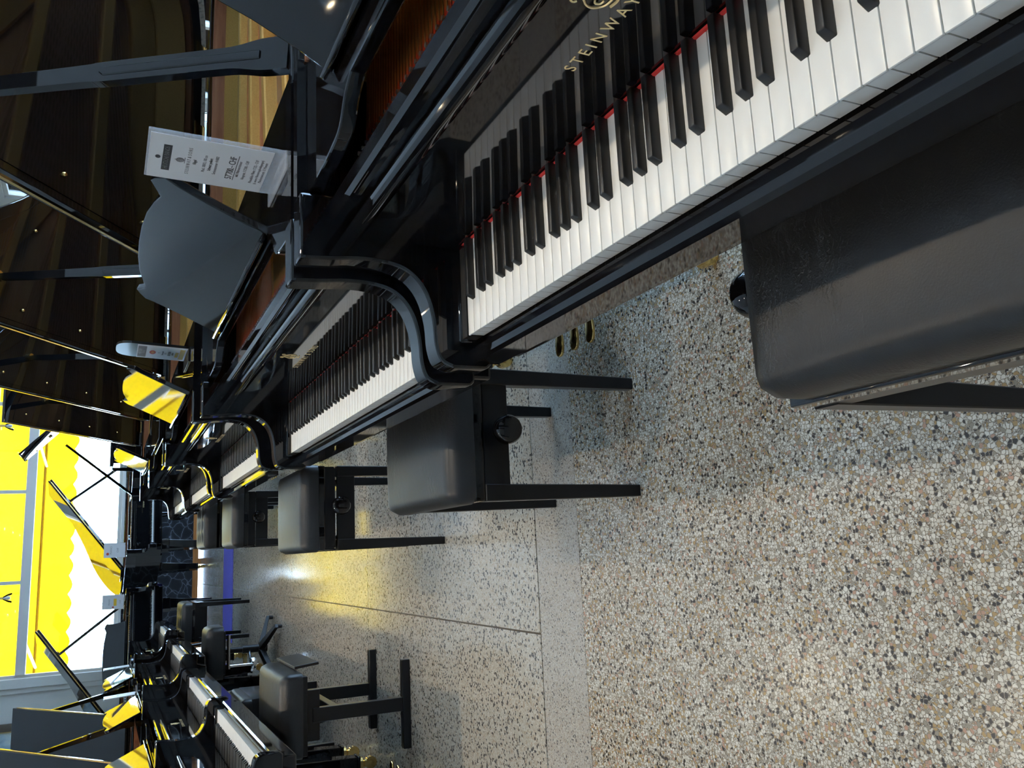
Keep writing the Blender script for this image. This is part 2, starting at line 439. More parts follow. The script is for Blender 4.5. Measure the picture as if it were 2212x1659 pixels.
# small warm spotlights on the ceiling
shm = mesh('lamp_housing', lathe(NB(), [(0.03, 0), (0.045, -0.01), (0.05, -0.09), (0.046, -0.1)], 20), 'ceiling', 40)
blm = mesh('lamp_lens', lathe(NB(), [(0.036, -0.1), (0.034, -0.104)], 16), 'bulb')
for x, y in [(-0.925, 0.65), (-0.925, 2.55), (-0.925, 4.45), (-0.925, 6.3), (0.925, 0.65), (0.925, 2.55), (0.925, 4.45), (0.925, 6.3), (-2.8, 2.5), (-2.8, 6.3), (2.8, 2.5), (2.8, 6.3)]:
    t = thing('ceiling_spotlight_offscreen', 'small round white spotlight fixed to the shop ceiling', 'light', (x, y, ZC), 0, 'ceiling spotlights')
    obj('housing', shm, t); obj('lens_offscreen', blm, t)
    l = bpy.data.lights.new('ceiling_spot_light_offscreen', 'SPOT'); l.energy = SPOT_W; l.color = (1, 0.84, 0.62); l.spot_size = R(110); l.spot_blend = 0.8; l.shadow_soft_size = 0.035
    o = bpy.data.objects.new('ceiling_spot_light_offscreen', l); C.objects.link(o); o.parent = t; o.location = (0, 0, -0.11)

# ------------------------------------------------------------------ outside the far window
ground = struct('ground_outside', box(-14, 18, YF+0.2, 40, -0.25, -0.15), 'pave')
aw = thing('shop_awning', 'bright yellow awning with a scalloped valance outside the shop window', 'awning', (0.6, YF+0.2, 1.6))
AX0, AX1 = -4.6, 4.6
bm = NB()
ya, za, yb_, zb = 0.0, 1.30, 1.20, 0.42        # slope from the wall down to the front bar
n = 40
for i in range(n):
    x0 = AX0+(AX1-AX0)*i/n; x1 = AX0+(AX1-AX0)*(i+1)/n
    bm.faces.new([bm.verts.new(c) for c in ((x0, ya, za), (x1, ya, za), (x1, yb_, zb), (x0, yb_, zb))])
bmesh.ops.remove_doubles(bm, verts=bm.verts, dist=1e-4)
obj('canopy', mesh('canopy', bm, 'awning'), aw)
bm = NB(); W = 0.262; k = int((AX1-AX0)/W*12)
top, bot = [], []
for i in range(k+1):
    x = AX0+(AX1-AX0)*i/k
    z = 0.045-0.055*abs(math.sin(PI*(x-AX0)/W))
    top.append(bm.verts.new((x, yb_+0.03, zb-0.02))); bot.append(bm.verts.new((x, yb_+0.045, z)))
for i in range(k): bm.faces.new((top[i], top[i+1], bot[i+1], bot[i]))
obj('valance', mesh('valance', bm, 'awning'), aw)
obj('front_bar', mesh('front_bar', tube(NB(), (AX0, yb_+0.01, zb), (AX1, yb_+0.01, zb), 0.025, n=10), 'awning', 40), aw)
for x in (-1.9, 0.9, 3.4):
    bm = tube(NB(), (x, 0.02, 0.55), (x+0.35, 0.7, 0.50), 0.022, n=8); tube(bm, (x+0.35, 0.7, 0.50), (x, yb_, zb-0.02), 0.02, n=8)
    obj('folding_arm', mesh('folding_arm', bm, 'framepaint', 40), aw)
def bush(x, y, h, r, nl, label):
    t = thing('street_tree', label, 'tree', (x, y, -0.15), 0, 'street trees outside')
    bm = NB(); z = 0.0; p = Vector((0, 0, 0))
    for s in range(4):
        q = p+Vector((random.uniform(-.06, .06), random.uniform(-.06, .06), h*0.17)); tube(bm, p, q, 0.05-0.008*s, 0.042-0.008*s, 7); p = q
    obj('trunk', mesh('trunk', bm, 'bark', 50), t)
    bm = NB()
    for i in range(nl):
        d = Vector((random.gauss(0, 1), random.gauss(0, 1), random.gauss(0, 1))).normalized()*r*random.uniform(0.3, 1)
        c = Vector((0, 0, h*0.72))+Vector((d.x, d.y, d.z*1.1)); a = Vector((random.gauss(0, 1), random.gauss(0, 1), random.gauss(0, 1))).normalized(); b = a.orthogonal().normalized(); s = random.uniform(0.05, 0.10)
        bm.faces.new([bm.verts.new(c+a*s), bm.verts.new(c+b*s*0.5), bm.verts.new(c-a*s), bm.verts.new(c-b*s*0.5)])
    o = obj('foliage', mesh('foliage', bm, 'leaf'), t); o['kind'] = 'stuff'
bush(0.55, 19.0, 2.7, 0.75, 420, 'slim pale street tree beyond the awning with a leaning trunk')
bush(-1.2, 21.0, 2.5, 0.8, 380, 'pale round street tree standing across the pavement')
bush(2.6, 20.0, 2.4, 0.7, 360, 'low pale street tree on the far pavement')

# ------------------------------------------------------------------ grand piano: one set of parts
KW = 1.225/52; KZ = 0.72
RIMZ = 0.975; HW = 0.6925; ARM = 0.048
OUT = [(-HW, 0.45), (-HW, 0.9), (-HW, 1.30), (-0.668, 1.52), (-0.585, 1.68), (-0.44, 1.765), (-0.28, 1.745), (-0.155, 1.63), (-0.06, 1.46), (0.07, 1.25), (0.24, 1.07), (0.43, 0.93), (0.59, 0.80), (0.672, 0.66), (HW, 0.53), (HW, 0.45)]
def outline(per=5): return spline(OUT, per)
PM = {}
def piano_parts():
    o = outline()
    # case: bent rim + two S-curved arms
    inn = offset(o, -0.026)
    bm = NB()
    rows = []
    for (a, b) in zip(o, inn):
        rows.append([bm.verts.new((a[0], a[1], 0.60)), bm.verts.new((a[0], a[1], RIMZ)), bm.verts.new((b[0], b[1], RIMZ)), bm.verts.new((b[0], b[1], 0.60))])
    for p, q in zip(rows, rows[1:]):
        for i in range(4): bm.faces.new((p[i], q[i], q[(i+1) % 4], p[(i+1) % 4]))
    bm.faces.new(rows[0]); bm.faces.new(rows[-1][::-1])
    bevel(bm, 0.004, 2, 50)
    prof = [(-0.045, 0.676), (-0.045, 0.733)]+spline([(-0.045, 0.733), (-0.034, 0.754), (-0.008, 0.763), (0.03, 0.766), (0.065, 0.774), (0.092, 0.789), (0.110, 0.812), (0.118, 0.845), (0.119, 0.885), (0.115, 0.925), (0.112, RIMZ)], 4)[1:]+[(0.218, RIMZ), (0.218, 0.615), (0.03, 0.615), (0.015, 0.667), (-0.037, 0.667)]
    for s in (-1, 1):
        b2 = NB(); prism(b2, prof, 0, s*HW, s*(HW-ARM)); bevel(b2, 0.0045, 2, 40)
        bx(b2, min(s*HW, s*(HW-0.026)), max(s*HW, s*(HW-0.026)), 0.216, 0.45, 0.60, RIMZ)
        me = bpy.data.meshes.new('t'); b2.to_mesh(me); b2.free(); bm.from_mesh(me); bpy.data.meshes.remove(me)
    PM['case'] = mesh('case', bm, 'polish', 22)
    bm = NB(); rows = []
    i1, i2 = offset(o, -0.0265), offset(o, -0.034)
    for a, b in zip(i1, i2):
        rows.append([bm.verts.new((a[0], a[1], 0.80)), bm.verts.new((a[0], a[1], RIMZ-0.012)), bm.verts.new((b[0], b[1], RIMZ-0.012)), bm.verts.new((b[0], b[1], 0.80))])
    for p, q in zip(rows, rows[1:]):
        for i in range(4): bm.faces.new((p[i], q[i], q[(i+1) % 4], p[(i+1) % 4]))
    bm.faces.new(rows[0]); bm.faces.new(rows[-1][::-1])
    PM['inner_rim'] = mesh('inner_rim', bm, 'mahogany', 40)
    # floor of the case and soundboard
    pin = offset(o, -0.028)
    bm = NB(); prism(bm, [(-0.64, 0.12), (0.64, 0.12)]+pin[::-1], 2, 0.64, 0.66); PM['belly'] = mesh('belly', bm, 'satin')
    p2 = [q for q in offset(o, -0.036)]
    bm = NB(); prism(bm, [(-0.63, 0.216), (0.63, 0.216)]+p2[::-1], 2, 0.80, 0.84)
    PM['soundboard'] = mesh('soundboard', bm, 'spruce')
    # iron plate: front web plus border and struts
    p3 = offset(o, -0.062)
    bm = NB(); prism(bm, [(-0.625, 0.217), (0.625, 0.217), (0.625, 0.47), (-0.625, 0.47)], 2, 0.842, 0.872)
    for d0, d1, zt, zi in ((0.036, 0.115, 0.928, 0.884), (0.115, 0.19, 0.884, 0.872)):
        rows = []
        for a, b in zip(offset(o, -d0), offset(o, -d1)):
            rows.append([bm.verts.new((a[0], a[1], 0.842)), bm.verts.new((a[0], a[1], zt)), bm.verts.new((b[0], b[1], zi)), bm.verts.new((b[0], b[1], 0.842))])
        for p, q in zip(rows, rows[1:]):
            for i in range(4): bm.faces.new((p[i], q[i], q[(i+1) % 4], p[(i+1) % 4]))
        bm.faces.new(rows[0]); bm.faces.new(rows[-1][::-1])
    for (x0, x1, y1) in ((-0.40, -0.42, 1.60), (-0.14, -0.26, 1.62), (0.12, -0.10, 1.40), (0.36, 0.22, 1.02), (0.55, 0.50, 0.80)):
        prism(bm, [(x0-0.02, 0.40), (x0+0.02, 0.40), (x1+0.016, y1), (x1-0.016, y1)], 2, 0.872, 0.915)
    prism(bm, [(-0.62, 0.405), (0.62, 0.405), (0.62, 0.455), (-0.62, 0.455)], 2, 0.872, 0.897)
    bevel(bm, 0.004, 1, 50)
    PM['iron_plate'] = mesh('iron_plate', bm, 'plate', 22)
    bm = NB()
    for k in range(64):                                            # tuning pins in three staggered rows
        for r in range(3):
            x = -0.60+1.2*(k+0.33*r)/64; y = 0.232+0.017*r; tube(bm, (x, y, 0.87), (x, y, 0.900), 0.0034, n=5)
    PM['tuning_pins'] = mesh('tuning_pins', bm, 'steel', 40)
    PM['string_felt'] = mesh('string_felt', box(-0.60, 0.60, 0.288, 0.306, 0.872, 0.879), 'felt')
    bm = NB()
    for k in range(70):
        x = -0.585+0.0128*k
        if x > 0.02: break
        x1 = x*0.55+0.10 if x < -0.2 else x*0.8-0.02
        y1 = 1.45 if x < -0.1 else 1.36
        tube(bm, (x, 0.27, 0.887), (x1-0.22, y1, 0.893), 0.0021, n=4, cap=False)
    PM['bass_strings'] = mesh('bass_strings', bm, 'copper', 60)
    bm = NB()
    for k in range(58):
        x = 0.03+0.0098*k; y1 = 1.36-0.011*k
        tube(bm, (x, 0.27, 0.884), (x-0.16+0.002*k, y1, 0.884), 0.0011, n=3, cap=False)
    PM['treble_strings'] = mesh('treble_strings', bm, 'steel', 60)
    bm = NB()
    for k in range(44):
        x = -0.55+0.025*k; bx(bm, x-0.006, x+0.006, 0.53+0.002*k*0.3, 0.575, 0.895, 0.925)
    PM['dampers'] = mesh('dampers', bm, 'satin')
    # keyboard bed and front trim
    PM['keybed'] = mesh('keybed', box(-0.645, 0.645, -0.022, 0.45, 0.615, 0.690, 0.006), 'polish', 22)
    prof = [(-0.036, 0.655), (-0.036, 0.696), (-0.032, 0.703), (-0.024, 0.706), (-0.014, 0.705), (-0.011, 0.700), (-0.011, 0.655)]
    PM['key_slip'] = mesh('key_slip', prism(NB(), prof, 0, -0.6445, 0.6445), 'polish', 24)
    PM['key_block'] = mesh('key_block', box(-0.0151, 0.0151, -0.010, 0.15, 0.69, 0.733, 0.004), 'polish', 22)
    fb = [(0.1535, 0.716), (0.1558, 0.880), (0.1530, 0.884), (0.1512, 0.889), (0.1512, 0.895), (0.1530, 0.900), (0.1570, 0.904), (0.1620, 0.9055), (0.1675, 0.904), (0.1715, 0.900), (0.1735, 0.894), (0.1740, 0.716)]
    PM['fallboard'] = mesh('fallboard', prism(NB(), fb, 0, -0.6440, 0.6440), 'polish', 24)
    cl = spline([(-0.012, 0.735), (-0.004, 0.772), (0.03, 0.80), (0.08, 0.83), (0.13, 0.865), (0.165, 0.902)], 5)
    PM['fallboard_closed'] = mesh('fallboard_closed', prism(NB(), cl+[(0.172, 0.895), (0.13, 0.845), (0.03, 0.782), (0.006, 0.765), (-0.002, 0.735)], 0, -0.6440, 0.6440), 'polish', 40)
    st = [(0.1755, 0.80), (0.1755, 0.915), (0.1775, 0.924), (0.184, 0.929), (0.207, 0.929), (0.2135, 0.924), (0.2145, 0.915), (0.2145, 0.80)]
    PM['stretcher'] = mesh('stretcher', prism(NB(), st, 0, -0.6440, 0.6440), 'polish', 24)
    PM['key_felt'] = mesh('key_felt', box(-0.630, 0.612, 0.1488, 0.1518, 0.7195, 0.7235), 'felt')
    # keys
    bm = box(-KW/2+0.0005, KW/2-0.0005, 0.0, 0.15, KZ-0.0035, KZ, 0.0011, 2)
    b2 = box(-KW/2+0.0008, KW/2-0.0008, 0.0018, 0.15, 0.694, KZ-0.0035); me = bpy.data.meshes.new('t'); b2.to_mesh(me); b2.free(); bm.from_mesh(me); bpy.data.meshes.remove(me)
    PM['white_key'] = mesh('white_key', bm, 'ivory', 40)
    bm = NB()
    pts0 = [(-0.0058, 0.0518, KZ-0.001), (0.0058, 0.0518, KZ-0.001), (0.0058, 0.1505, KZ-0.001), (-0.0058, 0.1505, KZ-0.001)]
    pts1 = [(-0.0047, 0.0575, KZ+0.0118), (0.0047, 0.0575, KZ+0.0118), (0.0047, 0.1505, KZ+0.0118), (-0.0047, 0.1505, KZ+0.0118)]
    A = [bm.verts.new(p) for p in pts0]; B = [bm.verts.new(p) for p in pts1]
    bm.faces.new(A[::-1]); bm.faces.new(B)
    for i in range(4): bm.faces.new((A[i], A[(i+1) % 4], B[(i+1) % 4], B[i]))
    bevel(bm, 0.0012, 2); PM['black_key'] = mesh('black_key', bm, 'ebony', 50)
    def joined(src, xs, name, mat):
        bm = NB()
        for x in xs:
            n0 = len(bm.verts); bm.from_mesh(PM[src]); bm.verts.ensure_lookup_table()
            for v in bm.verts[n0:]: v.co.x += x
        return mesh(name, bm, mat, 40)
    PM['wx'] = [-0.6125+KW*(k+0.5) for k in range(52)]
    off = {2: -0.0025, 3: 0.0025, 5: -0.0035, 6: 0.0, 0: 0.0035}     # letter index of the white key below, A=0
    PM['bx'] = [-0.6125+KW*(k+1)+off[k % 7] for k in range(51) if k % 7 in off]
    PM['white_keys'] = joined('white_key', PM['wx'], 'white_keys', 'ivory')
    PM['black_keys'] = joined('black_key', PM['bx'], 'black_keys', 'ebony')
    # music tray with side wings, desk
    half = [(-0.663, 0.222), (-0.585, 0.222)]+spline([(-0.585, 0.222), (-0.52, 0.225), (-0.465, 0.235), (-0.435, 0.268), (-0.405, 0.285)], 4)[1:]
    tr = half+[(-x, y) for x, y in half[::-1]]+[(0.663, 0.520), (-0.663, 0.520)]
    bm = NB(); prism(bm, tr, 2, 0.938, 0.960); bevel(bm, 0.003, 2, 50)
    PM['music_tray'] = mesh('music_tray', bm, 'polish', 22)
    bm = NB(); prism(bm, tr[:-2]+[(0.663, 0.50), (0.655, 0.62), (-0.663, 0.74)], 2, 0.938, 0.960); bevel(bm, 0.003, 2, 50)
    PM['music_tray_deep'] = mesh('music_tray_deep', bm, 'polish', 22)
    hd = [(0.0, 0.0), (0.392, 0.0), (0.386, 0.05), (0.384, 0.12), (0.388, 0.18), (0.396, 0.206), (0.372, 0.224), (0.352, 0.232), (0.330, 0.222), (0.304, 0.209), (0.262, 0.219), (0.19, 0.231), (0.10, 0.238), (0.0, 0.240)]
    ds = [(-x, z) for x, z in hd[1:-1]][::-1]+hd[:1]+hd[1:]
    ds = hd+[(-x, z) for x, z in hd[1:-1]][::-1]
    bm = NB(); prism(bm, ds, 1, 0.0, 0.017); bevel(bm, 0.0025, 2, 40)
    PM['music_desk'] = mesh('music_desk', bm, 'polish', 20)
    PM['desk_ledge'] = mesh('desk_ledge', box(-0.385, 0.385, -0.020, 0.0, 0.0, 0.010, 0.002), 'polish', 40)
    # lid in its hinge frame: x from the hinge to the treble side, y depth, z thickness
    LF = 0.55
    ol = [(x+HW, y) for x, y in offset(o, 0.012) if y > LF]
    lo = [(-0.012, LF)]+[p for p in ol]+[(2*HW+0.012, LF)]
    bm = NB(); prism(bm, lo, 2, 0.002, 0.026); bevel(bm, 0.004, 2, 50)
    PM['lid'] = mesh('lid', bm, 'polish', 22)
    bm = NB(); prism(bm, [(0.03, LF+0.02)]+[(x+HW, y) for x, y in offset(o, -0.03) if y > LF+0.03]+[(2*HW-0.03, LF+0.02)], 2, 0.0, 0.002)
    PM['lid_lining'] = mesh('lid_lining', bm, 'polish')
    bm = box(-0.012, 2*HW+0.012, LF, LF+0.40, 0.030, 0.050, 0.004)
    PM['front_flap'] = mesh('front_flap', bm, 'polish', 22)
    PM['flap_hinge'] = mesh('flap_hinge', box(0.02, 2*HW-0.02, LF-0.004, LF+0.002, 0.024, 0.034), 'brass')
    bm = NB()
    tube(bm, (-0.004, -0.045, 0.0), (-0.004, 0.045, 0.0), 0.007, n=10); bx(bm, -0.004, 0.05, -0.04, 0.04, -0.006, 0.002)
    PM['hinge'] = mesh('hinge', bm, 'brass', 40)
    bm = NB()
    for x, y in ((0.30, 0.62), (0.62, 0.62), (0.94, 0.62), (1.25, 0.62), (0.9, 0.95), (0.35, 1.4)): lathe(bm, [(0.006, 0.0), (0.006, -0.005), (0.004, -0.008)], 10, 2, (x, y, 0))
    PM['bumpers'] = mesh('bumpers', bm, 'brass', 40)
    # prop stick: from the treble rim up to the underside of the lid, y offset added when placed
    TH = R(35.5); s = 1.06
    b0 = Vector((HW-0.028, 0.52, RIMZ-0.005)); b1 = Vector((-HW+s*math.cos(TH), 0.585, 0.985+s*math.sin(TH)-0.012))
    ax = (b1-b0); LN = ax.length; ax.normalize(); wd = Vector((0, 1, 0)); wd = (wd-ax*wd.dot(ax)).normalized(); nr = ax.cross(wd)
    prof = [(0, 0.030), (0.05, 0.029), (0.10, 0.021), (0.16, 0.0195), (0.36, 0.0185), (0.42, 0.016), (LN-0.03, 0.0125), (LN, 0.010)]
    sm = spline(prof, 4)
    pl = [(a, w) for a, w in sm]+[(a, -w) for a, w in sm[::-1]]
    bm = NB(); prism(bm, pl, 2, -0.011, 0.011); bevel(bm, 0.003, 2, 50)
    T = Matrix((ax, wd, nr)).transposed().to_4x4(); T.translation = b0
    bm.transform(T); PM['prop_stick'] = mesh('prop_stick', bm, 'polish', 22)
    bm = NB(); prism(bm, [(0.05, -0.008), (0.36, -0.008), (0.37, 0.0), (0.36, 0.008), (0.05, 0.008)], 2, -0.0135, 0.0135); bevel(bm, 0.002, 1, 50)
    bm.transform(T); PM['short_stick'] = mesh('short_stick', bm, 'polish', 22)
    bm = NB(); lathe(bm, [(0.018, 0.0), (0.018, 0.012), (0.012, 0.016)], 14); PM['prop_cup'] = mesh('prop_cup', bm, 'brass', 40)
    # leg, caster, lyre, pedal
    bm = NB()
    for (h0, w0, h1, w1) in ((0.60, 0.062, 0.52, 0.062), (0.52, 0.056, 0.10, 0.036), (0.10, 0.040, 0.085, 0.040)):
        A = [bm.verts.new((sx*w0, sy*w0, h0)) for sx, sy in ((-1, -1), (1, -1), (1, 1), (-1, 1))]; B = [bm.verts.new((sx*w1, sy*w1, h1)) for sx, sy in ((-1, -1), (1, -1), (1, 1), (-1, 1))]
        bm.faces.new(A); bm.faces.new(B[::-1])
        for i in range(4): bm.faces.new((A[i], B[i], B[(i+1) % 4], A[(i+1) % 4]))
    bevel(bm, 0.004, 2, 60); PM['leg'] = mesh('leg', bm, 'polish', 22)
    bm = lathe(NB(), [(0.030, 0.086), (0.030, 0.070), (0.020, 0.060), (0.020, 0.050)], 16); 
    tube(bm, (-0.014, 0, 0.028), (0.014, 0, 0.028), 0.028, n=16); bx(bm, -0.019, -0.015, -0.012, 0.012, 0.025, 0.06); bx(bm, 0.015, 0.019, -0.012, 0.012, 0.025, 0.06)
    PM['caster'] = mesh('caster', bm, 'brass', 40)
    bm = NB()
    for s2 in (-1, 1): tube(bm, (s2*0.08, 0.42, 0.64), (s2*0.10, 0.40, 0.14), 0.017, n=10)
    bx(bm, -0.15, 0.15, 0.34, 0.46, 0.06, 0.14); tube(bm, (0.0, 0.44, 0.12), (0.0, 0.75, 0.62), 0.008, n=6)
    bevel(bm, 0.003, 1, 60); PM['pedal_lyre'] = mesh('pedal_lyre', bm, 'polish', 40)
    bm = NB(); pp = spline([(-0.012, 0.36), (-0.012, 0.30), (-0.020, 0.255), (-0.016, 0.225), (0.0, 0.215), (0.016, 0.225), (0.020, 0.255), (0.012, 0.30), (0.012, 0.36)], 3)
    prism(bm, pp, 2, 0.058, 0.068); bevel(bm, 0.003, 2, 50); PM['pedal'] = mesh('pedal', bm, 'brass', 40)
    PM['lettering'] = text_mesh('lettering', 'STEINWAY & SONS', 0.0192, 'goldleaf', spacing=1.50)
    # gold harp emblem above the lettering: two open curls, strings, foot
    bm = NB()
    def wire(pts, r):
        pts = spline(pts, 5)
        for a, b in zip(pts, pts[1:]): tube(bm, (a[0], a[1], 0), (b[0], b[1], 0), r, n=5)
    for sgn in (-1, 1):
        wire([(sgn*x, y) for x, y in ((0.000, 0.002), (0.010, 0.004), (0.0165, 0.012), (0.0155, 0.020), (0.009, 0.027), (0.008, 0.034), (0.013, 0.038), (0.016, 0.034), (0.0135, 0.031))], 0.0011)
        wire([(sgn*x, y) for x, y in ((0.004, 0.008), (0.009, 0.009), (0.010, 0.014), (0.006, 0.016))], 0.001)
        wire([(sgn*0.003, 0.010), (sgn*0.003, 0.020), (sgn*0.003, 0.032)], 0.0005)
    wire([(-0.009, -0.002), (0.0, -0.0035), (0.009, -0.002)], 0.0014)
    PM['emblem'] = mesh('emblem', bm, 'goldleaf', 50)
piano_parts()
THL = R(35.5)
def piano(label, loc, rz, single=False, closed=False, lid=True, desk='up', lyre=True, prop_dy=0.0, letters=True, deep=False, desk_at=(0.300, 0.961), desk_w=1.0, ang=None):
    t = thing('grand_piano', label, 'piano', (loc[0], loc[1], 0), rz, 'black grand pianos in the shop')
    P = lambda n, m=None, par=t, **k: obj(n, PM[m or n], par, **k)
    P('case'); P('inner_rim'); P('belly'); P('soundboard'); P('iron_plate')
    P('tuning_pins', kind='stuff'); P('string_felt'); P('bass_strings', kind='stuff'); P('treble_strings', kind='stuff'); P('dampers', kind='stuff')
    P('keybed'); P('key_slip'); P('stretcher')
    for x in (-0.6291, 0.6291): P('key_block', loc=(x, 0, 0))
    if closed: P('fallboard', 'fallboard_closed')
    else:
        f = P('fallboard'); P('key_felt')
        if letters:
            P('lettering', par=f, loc=(0, 0.1546, 0.806), rot=(R(89.2), 0, 0)); P('emblem', par=f, loc=(0, 0.1545, 0.824), rot=(R(89.2), 0, 0))
        if single:
            for x in PM['wx']: P('white_key', loc=(x, 0, 0))
            for x in PM['bx']: P('black_key', loc=(x, 0, 0))
        else:
            P('white_keys', kind='stuff'); P('black_keys', kind='stuff')
    P('music_tray', 'music_tray_deep' if deep else None)
    if desk == 'up':
        d = P('music_desk', loc=(0, *desk_at), rot=(R(-25), 0, 0)); d.scale = (desk_w, 1, 1); P('desk_ledge', par=d)
    elif desk == 'flat':
        P('music_desk', loc=(0, 0.285, 0.979), rot=(R(-90), 0, 0))
    if lid:
        l = P('lid', loc=(-HW, 0, 0.985), rot=(0, -(ang or THL), 0))
        P('lid_lining', par=l); P('front_flap', par=l); P('flap_hinge', par=l); P('bumper', 'bumpers', par=l, kind='stuff')
        for y in (0.70, 1.02, 1.30): P('hinge', par=l, loc=(0, y, 0.004))
        s = 1.075
        P('prop_cup', par=l, loc=(s, 0.585+prop_dy, -0.014))
        ps = P('prop_stick', loc=(0, prop_dy, 0)); P('short_stick', par=ps)
    for x, y in ((-0.54, 0.31), (0.54, 0.31), (-0.40, 1.46)):
        g = P('leg', loc=(x, y, 0)); P('caster', par=g)
    if lyre:
        ly = P('pedal_lyre')
        for x in (-0.085, 0, 0.085): P('pedal', par=ly, loc=(x, 0, 0))
    return t
RR, RL = R(-90), R(90)
piano('black grand piano with gold harp emblem, without raised lid, behind the wrinkled leather bench', (0.331, 0.5745), RR, single=True, lid=False, deep=True, desk_at=(0.340, 0.961), desk_w=1.30)
piano('black grand piano with the grey-beige price sign in clear acrylic holder on it', (0.317, 1.9815), RR, single=True, prop_dy=0.0)
piano('black grand piano whose music desk mirrors the yellow awning, white card beside it', (0.346, 3.6155), RR, prop_dy=0.13, desk_at=(0.262, 0.962), desk_w=0.92)
piano('black grand piano with raised lid and no standing music desk in the right-hand row', (0.375, 5.1705), RR, prop_dy=0.15, desk='flat')
piano('last black grand piano of the right-hand row, in front of the tufted bench', (0.395, 6.6145), RR, prop_dy=0.15)
piano('black grand piano behind the bench with flat runner feet, keyboard towards the aisle', (-0.655, 4.285-0.6125), RL)
piano('black grand piano between the runner-foot bench and the star-base stool', (-0.665, 5.675-0.6125), RL, lyre=False)
piano('black grand piano behind the star-base stool with raised grey lid', (-0.585, 7.075-0.6125), RL)
piano('black grand piano of the left-hand row nearest the framed painting, lid raised', (-0.535, 8.60-0.6125), RL)
piano('black grand piano beneath the shop window with a white sign on its rim', (0.846, 10.77), R(20), desk='none')
piano('black grand piano standing behind the blue runner with a white sign at its right end', (-0.826, 9.94), R(20))
piano('black grand piano turned away towards the window, only its lid and stick in sight', (1.40, 10.30), R(180), ang=R(44), prop_dy=0.2)

# ------------------------------------------------------------------ upright piano seen from behind
t = thing('upright_piano', 'black upright piano standing past the right-hand row, back to the aisle', 'piano', (1.55, 8.15, 0))
obj('cabinet', mesh('cabinet', box(-0.67, 0.67, -0.18, 0.18, 0.03, 1.17, 0.006), 'polish', 22), t)
obj('lid', mesh('lid', box(-0.70, 0.70, -0.20, 0.20, 1.17, 1.195, 0.006), 'polish', 22), t)
for s in (-1, 1): obj('back_post', mesh('back_post', box(s*0.45-0.05, s*0.45+0.05, -0.215, -0.18, 0.05, 1.12, 0.004), 'satin'), t)
obj('base_rail', mesh('base_rail', box(-0.66, 0.66, -0.17, 0.17, 0.0, 0.03), 'satin'), t)

# ------------------------------------------------------------------ benches
def cushion_mesh(name, wx, wy, h, dome=0.010, rnd=0.030, tuft=None):
    nx, ny = (34, 52) if tuft else (18, 26)
    bm = NB(); g = {}
    def co(i, n, w):
        t = -1+2*i/n; return t
    for i in range(nx+1):
        for j in range(ny+1):
            u, v = co(i, nx, wx), co(j, ny, wy)
            u = math.copysign(abs(u)**0.75, u); v = math.copysign(abs(v)**0.75, v)
            x, y = u*wx/2, v*wy/2
            ex, ey = max(0, abs(x)-(wx/2-rnd)), max(0, abs(y)-(wy/2-rnd))
            e = min(1.0, math.hypot(ex, ey)/rnd)
            z = h-rnd*(1-math.sqrt(max(0, 1-e*e)))+dome*(1-u*u)*(1-v*v)
            if ex > 0 and ey > 0 and math.hypot(ex, ey) > rnd:
                k = rnd/math.hypot(ex, ey)
                x = math.copysign(wx/2-rnd+ex*k, x); y = math.copysign(wy/2-rnd+ey*k, y)
            if tuft:
                for tx in tuft[0]:
                    for ty in tuft[1]:
                        z -= 0.030*math.exp(-((x-tx)**2+(y-ty)**2)/(2*0.019**2))
            g[i, j] = bm.verts.new((x, y, z))
    for i in range(nx):
        for j in range(ny): bm.faces.new((g[i, j], g[i+1, j], g[i+1, j+1], g[i, j+1]))
    rim = [g[i, 0] for i in range(nx)]+[g[nx, j] for j in range(ny)]+[g[i, ny] for i in range(nx, 0, -1)]+[g[0, j] for j in range(ny, 0, -1)]
    low = [bm.verts.new((v.co.x, v.co.y, 0)) for v in rim]
    for i in range(len(rim)): bm.faces.new((rim[i], rim[(i+1) % len(rim)], low[(i+1) % len(rim)], low[i]))
    bm.faces.new(low[::-1])
    return mesh(name, bm, 'leather', 60)
CUSH = cushion_mesh('seat_cushion', 0.325, 0.50, 0.062)
CUSHB = cushion_mesh('seat_cushion', 0.335, 0.555, 0.070, dome=0.016)
CUSHT = cushion_mesh('seat_cushion', 0.34, 0.56, 0.085, dome=0.012, rnd=0.035, tuft=((-0.09, 0, 0.09), (-0.19, -0.06, 0.06, 0.19)))
legA = NB()
for (h0, w0, h1, w1) in ((0.43, 0.020, 0.0, 0.0145),):
    A = [legA.verts.new((sx*w0, sy*w0, h0)) for sx, sy in ((-1, -1), (1, -1), (1, 1), (-1, 1))]; B = [legA.verts.new((sx*w1, sy*w1, h1)) for sx, sy in ((-1, -1), (1, -1), (1, 1), (-1, 1))]
    legA.faces.new(A); legA.faces.new(B[::-1])
    for i in range(4): legA.faces.new((A[i], B[i], B[(i+1) % 4], A[(i+1) % 4]))
bevel(legA, 0.002, 1, 60)
LEGA = mesh('leg', legA, 'satin')
KNOB = mesh('knob', lathe(NB(), [(0.010, 0.0), (0.010, 0.022), (0.030, 0.024), (0.034, 0.030), (0.034, 0.048), (0.030, 0.055), (0.020, 0.057)], 26, 1), 'polish', 40)
